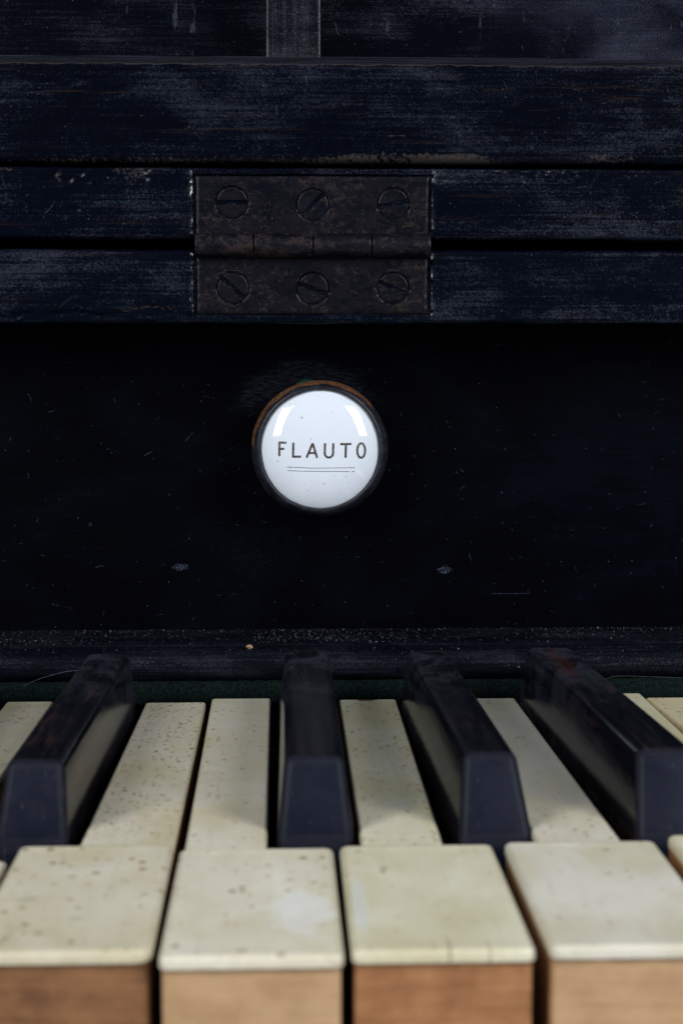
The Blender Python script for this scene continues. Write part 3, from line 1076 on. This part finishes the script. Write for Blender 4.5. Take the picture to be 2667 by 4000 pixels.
def white_key(note_seed, head, tail, yf, yr, z, label, tint, dens, wood, slope=(0, 0), tail_far=345.0, tail_tint=None,
              corner=(1.5, 1.5), stain=None, extra=None, smudge=0.3, tail_dens=None, tail_dz=-0.5, tail_near=None):
    hx0, hx1 = head
    tx0, tx1, tn0, tn1 = tail            # far left, far right, near left, near right
    k = empty("white_key", ((hx0 + hx1) / 2, yf, z - 20), label, "piano key", "white keys")
    o = [(hx0, yf), (hx1, yf), (hx1, yr), (hx0, yr)]
    m, col, ro, nm = ivory("ivory_head", note_seed * 13.7, tint, dens * 0.28, 0.56, smudge=smudge * 0.8)
    if extra:
        col = extra(m, col, k)
    hm = m.out(col, ro, nm, 0.5)
    plate("head_plate", o, [corner[0], corner[1], 1.3, 1.3], z, 1.55, 0.75, hm, k, slope, 0.08)
    tt = tail_tint or tint
    m, col, ro, nm = ivory("ivory_tail", note_seed * 29.3 + 5, tt, tail_dens if tail_dens is not None else dens, 0.34, smudge=0.22)
    if note_seed == 4:
        o_ = m.xyz()
        ch = m.blob(-1.9, 148.0, 2.3, 1.3, 0.6, axes=(0, 1), sc=0.5)
        col = m.mix(ch, col, (0.22, 0.090, 0.035))
    tm = m.out(col, ro, nm, 0.5)
    o2 = [(tn0, yr + 0.12), (tn1, yr + 0.12), (tx1, tail_far), (tx0, tail_far)]
    plate("tail_plate", o2, [0.4, 0.4, 0.8, 0.8], z + tail_dz, 1.2, 0.45, tm, k, (0, 0), 0.04)
    # wooden body under both plates
    i = 0.35
    body = rounded_outline([(hx0 + i, yf + 0.7), (hx1 - i, yf + 0.7), (hx1 - i, yr - 0.1), (tn1 - 0.15, yr), (tx1 - 0.15, tail_far + 2), (tx0 + 0.15, tail_far + 2), (tn0 + 0.15, yr), (hx0 + i, yr - 0.1)],
                           [0.6, 0.6, 0, 0, 0, 0, 0, 0])
    zt = z - 1.25
    verts = [(x, y, z - 21) for (x, y) in body] + [(x, y, zt + (tail_dz - 0.25 if y > yr + 1 else 0)) for (x, y) in body]
    # keep the body just under the plates
    verts = [(x, y, min(q, z - 1.5)) for (x, y, q) in verts]
    n = len(body)
    faces = [(a, (a + 1) % n, n + (a + 1) % n, n + a) for a in range(n)] + [tuple(range(n)), tuple(range(n, 2 * n))]
    c1, c2 = wood
    wm = key_wood("key_wood", note_seed * 7.7, c1, c2, stain)
    mesh_obj("wooden_body", verts, faces, wm, k, smooth=30.0, origin=(0, 0, z))
    return k


W_light = ((0.42, 0.245, 0.118), (0.55, 0.340, 0.172))
W_red = ((0.135, 0.056, 0.022), (0.28, 0.128, 0.052))
W_mid = ((0.27, 0.110, 0.040), (0.44, 0.205, 0.085))

IV = (0.60, 0.565, 0.44)


def f_extra(m, col, k):
    b = m.blob(6.5, 16.0, 5.0, 9.0, 0.9, axes=(0, 1), sc=0.22)
    return m.mix(m.mul(b, 0.55), col, (0.84, 0.82, 0.75))


def g_extra(m, col, k):
    o = m.xyz()
    wob = m.mul(m.sub(m.noise(0.5, 3), 0.5), 1.2)
    for (cx, y1, wd) in ((0.75, 6.5, 0.20), (5.6, 4.5, 0.14)):
        ln = m.step(m.math('ABSOLUTE', m.sub(m.add(o[0], wob), cx)), wd, wd * 0.2)
        ln = m.mul(ln, m.step(o[1], y1, y1 * 0.35))
        col = m.mix(m.mul(ln, 0.7), col, (0.10, 0.070, 0.045))
    b = m.blob(-9.6, 17, 1.1, 13, 0.5, axes=(0, 1), sc=0.2)
    return m.mix(m.mul(b, 0.6), col, (0.70, 0.70, 0.64))


white_key(1, (-63.2, -40.3), (-57.9, -48.0, -58.8, -49.4), 196.0, 239.0, -1.5,
          "lowered white key cut off by the left edge of the photo", IV, 0.35, W_mid, tail_dens=0.5, tail_dz=1.0)
white_key(2, (-38.9, -16.15), (-28.6, -16.0, -30.3, -16.2), 196.9, 241.0, 0.1,
          "grey-smudged white key with a reddish brown front and a heavily brown-flecked tail", (0.58, 0.55, 0.445), 0.45, W_red, corner=(1.5, 2.6), smudge=0.55, tail_dens=0.85, tail_far=342.6)
white_key(3, (-15.15, 7.45), (-14.9, -2.4, -14.5, -2.4), 195.1, 239.2, -0.1,
          "white key with a bleached patch near its front right corner and a clean tail", (0.60, 0.575, 0.47), 0.40, W_light, extra=f_extra, tail_dens=0.18, tail_dz=-0.35, tail_far=346.3)
white_key(4, (8.45, 31.1), (12.0, 24.1, 11.8, 24.0), 196.0, 239.8, 0.0,
          "yellowish white key with an orange chip at its tail end and a cracked front edge", (0.60, 0.585, 0.455), 0.28, W_mid, extra=g_extra, stain=(5.5, -8.0, (0.13, 0.075, 0.10)), tail_dens=0.60, tail_far=344.6)
white_key(5, (33.0, 55.6), (38.2, 49.3, 38.3, 51.0), 196.4, 240.4, 0.1,
          "pale cool white key with a light tan front, right of the yellowish key", (0.60, 0.585, 0.51), 0.16, W_light, tail_dens=0.25, tail_far=344.4)
white_key(6, (57.55, 80.2), (66.8, 76.15, 67.6, 76.6), 196.0, 240.5, 0.9,
          "raised white key at the right edge of the photo, its brown wooden side showing", (0.61, 0.58, 0.43), 0.15, W_mid, tail_far=344.6)
white_key(7, (81.1, 103.7), (77.15, 90.0, 81.2, 92.0), 196.0, 240.0, 0.0,
          "white key showing only its far tail at the right edge of the photo", (0.58, 0.53, 0.37), 0.30, W_mid, tail_far=344.2)


def black_key(label, back_top, front_top, front_bot, yb, yf_top, yf_bot, zt, seed, brown, patch=None, back_bot=None):
    """Tapered block: narrower on top, sloping front, all edges rounded."""
    bx0, bx1 = back_top
    fx0, fx1 = front_top
    gx0, gx1 = front_bot
    if back_bot is None:
        back_bot = (bx0 - (fx0 - gx0), bx1 + (gx1 - fx1))
    zb, ybb = -16.0, yb + 4.0
    k = empty("black_key", ((gx0 + gx1) / 2, yf_bot, -16), label, "piano key", "black keys")
    org = (k.location / S)
    bm = bmesh.new()

    def P(x, y, z):
        return bm.verts.new((V((x, y, z)) - org) * S)
    # three levels: hidden foot, base at the white keys, top
    lv = [[P(gx0, yf_bot, zb), P(gx1, yf_bot, zb), P(back_bot[1], ybb, zb), P(back_bot[0], ybb, zb)],
          [P(gx0, yf_bot, -1.5), P(gx1, yf_bot, -1.5), P(back_bot[1], ybb, -1.5), P(back_bot[0], ybb, -1.5)],
          [P(fx0, yf_top, zt), P(fx1, yf_top, zt), P(bx1, yb, zt), P(bx0, yb, zt)]]
    bm.faces.new(lv[0][::-1])
    bm.faces.new(lv[2])
    for a, b in ((0, 1), (1, 2)):
        for i in range(4):
            j = (i + 1) % 4
            bm.faces.new((lv[a][i], lv[a][j], lv[b][j], lv[b][i]))
    bm.edges.ensure_lookup_table()
    edges = [e for e in bm.edges if max(v.co.z for v in e.verts) + org.z * S > -0.002]
    ymax = (ybb - org.y) * S - 0.005
    rear = [e for e in edges if all(v.co.y > ymax - 0.002 for v in e.verts)]
    edges = [e for e in edges if e not in rear]
    bmesh.ops.bevel(bm, geom=edges, offset=1.5 * S, segments=5, profile=0.5, affect='EDGES', clamp_overlap=True)
    bmesh.ops.recalc_face_normals(bm, faces=bm.faces)
    me = bpy.data.meshes.new("key_block")
    bm.normal_update()
    fr = me.attributes if False else None
    for v in bm.verts:
        q = v.co * 1000
        v.co += V((nz(q.x * 0.3, q.y * 0.05, seed), nz(q.x * 0.3, q.z * 0.3, seed + 4), nz(q.x * 0.35, q.y * 0.08, seed + 8))) * 0.22 * S
    bm.normal_update()
    front, edge, side = [], [], []
    for v in bm.verts:
        near_front = [f for f in v.link_faces if f.normal.y < -0.75 and f.calc_area() > 4e-5]
        big = [f for f in v.link_faces if f.calc_area() > 2e-5]
        front.append(max(0.0, min(1.0, (-v.normal.y - 0.25) / 0.45)))
        side.append(1.0 if [f for f in v.link_faces if abs(f.normal.x) > 0.75 and f.calc_area() > 4e-5] else 0.0)
        edge.append(0.0 if len(big) >= 1 else 1.0)
    bm.to_mesh(me)
    bm.free()
    for nm, vals in (("front", front), ("edge", edge), ("side", side)):
        a = me.attributes.new(nm, 'FLOAT', 'POINT')
        a.data.foreach_set("value", vals)
    me.polygons.foreach_set("use_smooth", [True] * len(me.polygons))
    me.set_sharp_from_angle(angle=math.radians(35))
    me.materials.append(ebony("ebony_block", seed * 9.1, brown, patch))
    o = bpy.data.objects.new("key_block", me)
    COL.objects.link(o)
    o.parent = k
    return k


black_key("black key of which only a dark sliver shows at the far left edge", (-71.0, -61.5), (-72, -62.8), (-73.5, -61.3), 337, 249.5, 246, 11.0, 1, 0.3)
black_key("brownish dusty black key at the left, between the lowered and the grey-smudged white keys", (-40.2, -31.1), (-41.9, -33.3), (-43.7, -32.5), 337, 248.6, 246, 11.0, 2, 0.75)
black_key("straight black key in the middle, right below the white knob", (0.6, 9.7), (0.4, 9.5), (-0.9, 11.0), 338, 249.6, 246, 11.0, 3, 0.12)
black_key("black key right of centre with a grey dusty corner at its back end", (25.8, 34.2), (28.0, 36.3), (27.0, 38.3), 337.6, 251.0, 246, 11.0, 4, 0.15)
black_key("black key at the right with a reddish brown worn patch on top", (51.4, 60.9), (55.6, 64.9), (54.4, 66.3), 340.5, 252.6, 246, 11.0, 5, 0.45, (-4.6, 80, 2.2, 18, (0.036, 0.0115, 0.0075)))

# ------------------------------------------------------------------ loose things
cv, cf = [], []
bmc = bmesh.new()
bmesh.ops.create_icosphere(bmc, subdivisions=3, radius=1.0)
for v in bmc.verts:
    s = 1 + 0.35 * fbm(v.co.x * 1.3, v.co.y * 1.3, v.co.z * 1.3)
    v.co = V((v.co.x * 0.72 * s, v.co.y * 0.5 * s, v.co.z * 0.48 * s)) * S
mec = bpy.data.meshes.new("wood_crumb")
bmc.to_mesh(mec)
bmc.free()
mec.materials.append(M['crumb'])
crumb = bpy.data.objects.new("wood_crumb", mec)
crumb.location = V((-6.95, 354.2, 9.15)) * S
COL.objects.link(crumb)
tag(crumb, "tiny tan crumb of wood lying on the moulding behind the keys", "crumb")


def hair(pts, r, mat, label):
    verts, faces = [], []
    add_strand(verts, faces, fine3(pts), r)
    o = mesh_obj("stray_hair", verts, faces, mat, origin=pts[0])
    tag(o, label, "hair")


def fine3(pts, k=6):
    out = []
    for i in range(len(pts) - 1):
        p = [pts[max(i - 1, 0)], pts[i], pts[i + 1], pts[min(i + 2, len(pts) - 1)]]
        for s in range(k):
            t = s / k
            out.append(tuple(0.5 * (2 * p[1][c] + (p[2][c] - p[0][c]) * t + (2 * p[0][c] - 5 * p[1][c] + 4 * p[2][c] - p[3][c]) * t * t
                                    + (3 * p[1][c] - p[0][c] - 3 * p[2][c] + p[3][c]) * t ** 3) for c in range(3)))
    out.append(pts[-1])
    return out


hair([(-55.0, 347.6, 2.2), (-50.5, 346.6, 4.2), (-44.5, 344.5, 6.0), (-39.0, 342.5, 6.4), (-35.6, 342.0, 5.6)], 0.06, M['hair'],
     "pale curved hair bridging from the felt to the left dusty black key")
hair([(73.0, 347.8, -0.3), (70.6, 347.9, 1.0), (69.2, 347.8, 2.6), (72.0, 347.9, 3.4), (79.0, 348.0, 3.2), (87.0, 348.2, 2.8)], 0.045, M['hair'],
     "thin pale hair looping over the green felt at the right")
hair([(-53.6, 342.5, -1.6), (-51.0, 341.0, -1.7), (-49.5, 338.6, -1.75), (-48.3, 338.8, -1.8)], 0.05, M['dark_hair'],
     "short dark hair lying on the far end of the leftmost white key")

# dust grains on the mouldings
dv, df = [], []


def grain(p, r):
    b = len(dv)
    q = [r * random.uniform(0.6, 1.3) for _ in range(6)]
    x, y, z = p
    dv.extend([(x + q[0], y, z), (x - q[1], y, z), (x, y + q[2], z), (x, y - q[3], z), (x, y, z + q[4]), (x, y, z - q[5])])
    for a, c in ((0, 2), (2, 1), (1, 3), (3, 0)):
        df.append((b + a, b + c, b + 4))
        df.append((b + c, b + a, b + 5))


made = 0
while made < 5200:
    x = random.uniform(FX0, FX1)
    y = random.uniform(357.3, 371.6)
    dens = 0.35 + 0.65 * sstep(-0.25, 0.35, fbm(x * 0.05, y * 0.12, 4.0))
    if random.random() > dens * (0.45 + 0.55 * sstep(357, 364, y)):
        continue
    z = 9.3 + (y - 357.5) * 0.0485
    r = min(0.22, 0.032 * math.exp(abs(random.gauss(0, 0.62))))
    grain((x, y, z), r)
    made += 1
for i in range(500):
    t = random.random()
    x = random.uniform(FX0, FX1)
    j = random.uniform(4.5, 10.6)
    a, b = bead[int(j)], bead[int(j) + 1]
    f = j - int(j)
    grain((x, a[0] + (b[0] - a[0]) * f, a[1] + (b[1] - a[1]) * f), 0.035 * math.exp(abs(random.gauss(0, 0.55))))
tag(mesh_obj("dust", dv, df, M['dust_a'], smooth=False), "pale dust grains scattered over the black mouldings behind the keys", "dust", kind="stuff")

# give the mouldings' materials a zero wear attribute where a mesh has none
for o in scene.objects:
    if o.type == 'MESH' and "wear_or_light" not in o.data.attributes and "edge" not in o.data.attributes:
        o.data.attributes.new("wear_or_light", 'FLOAT', 'POINT')
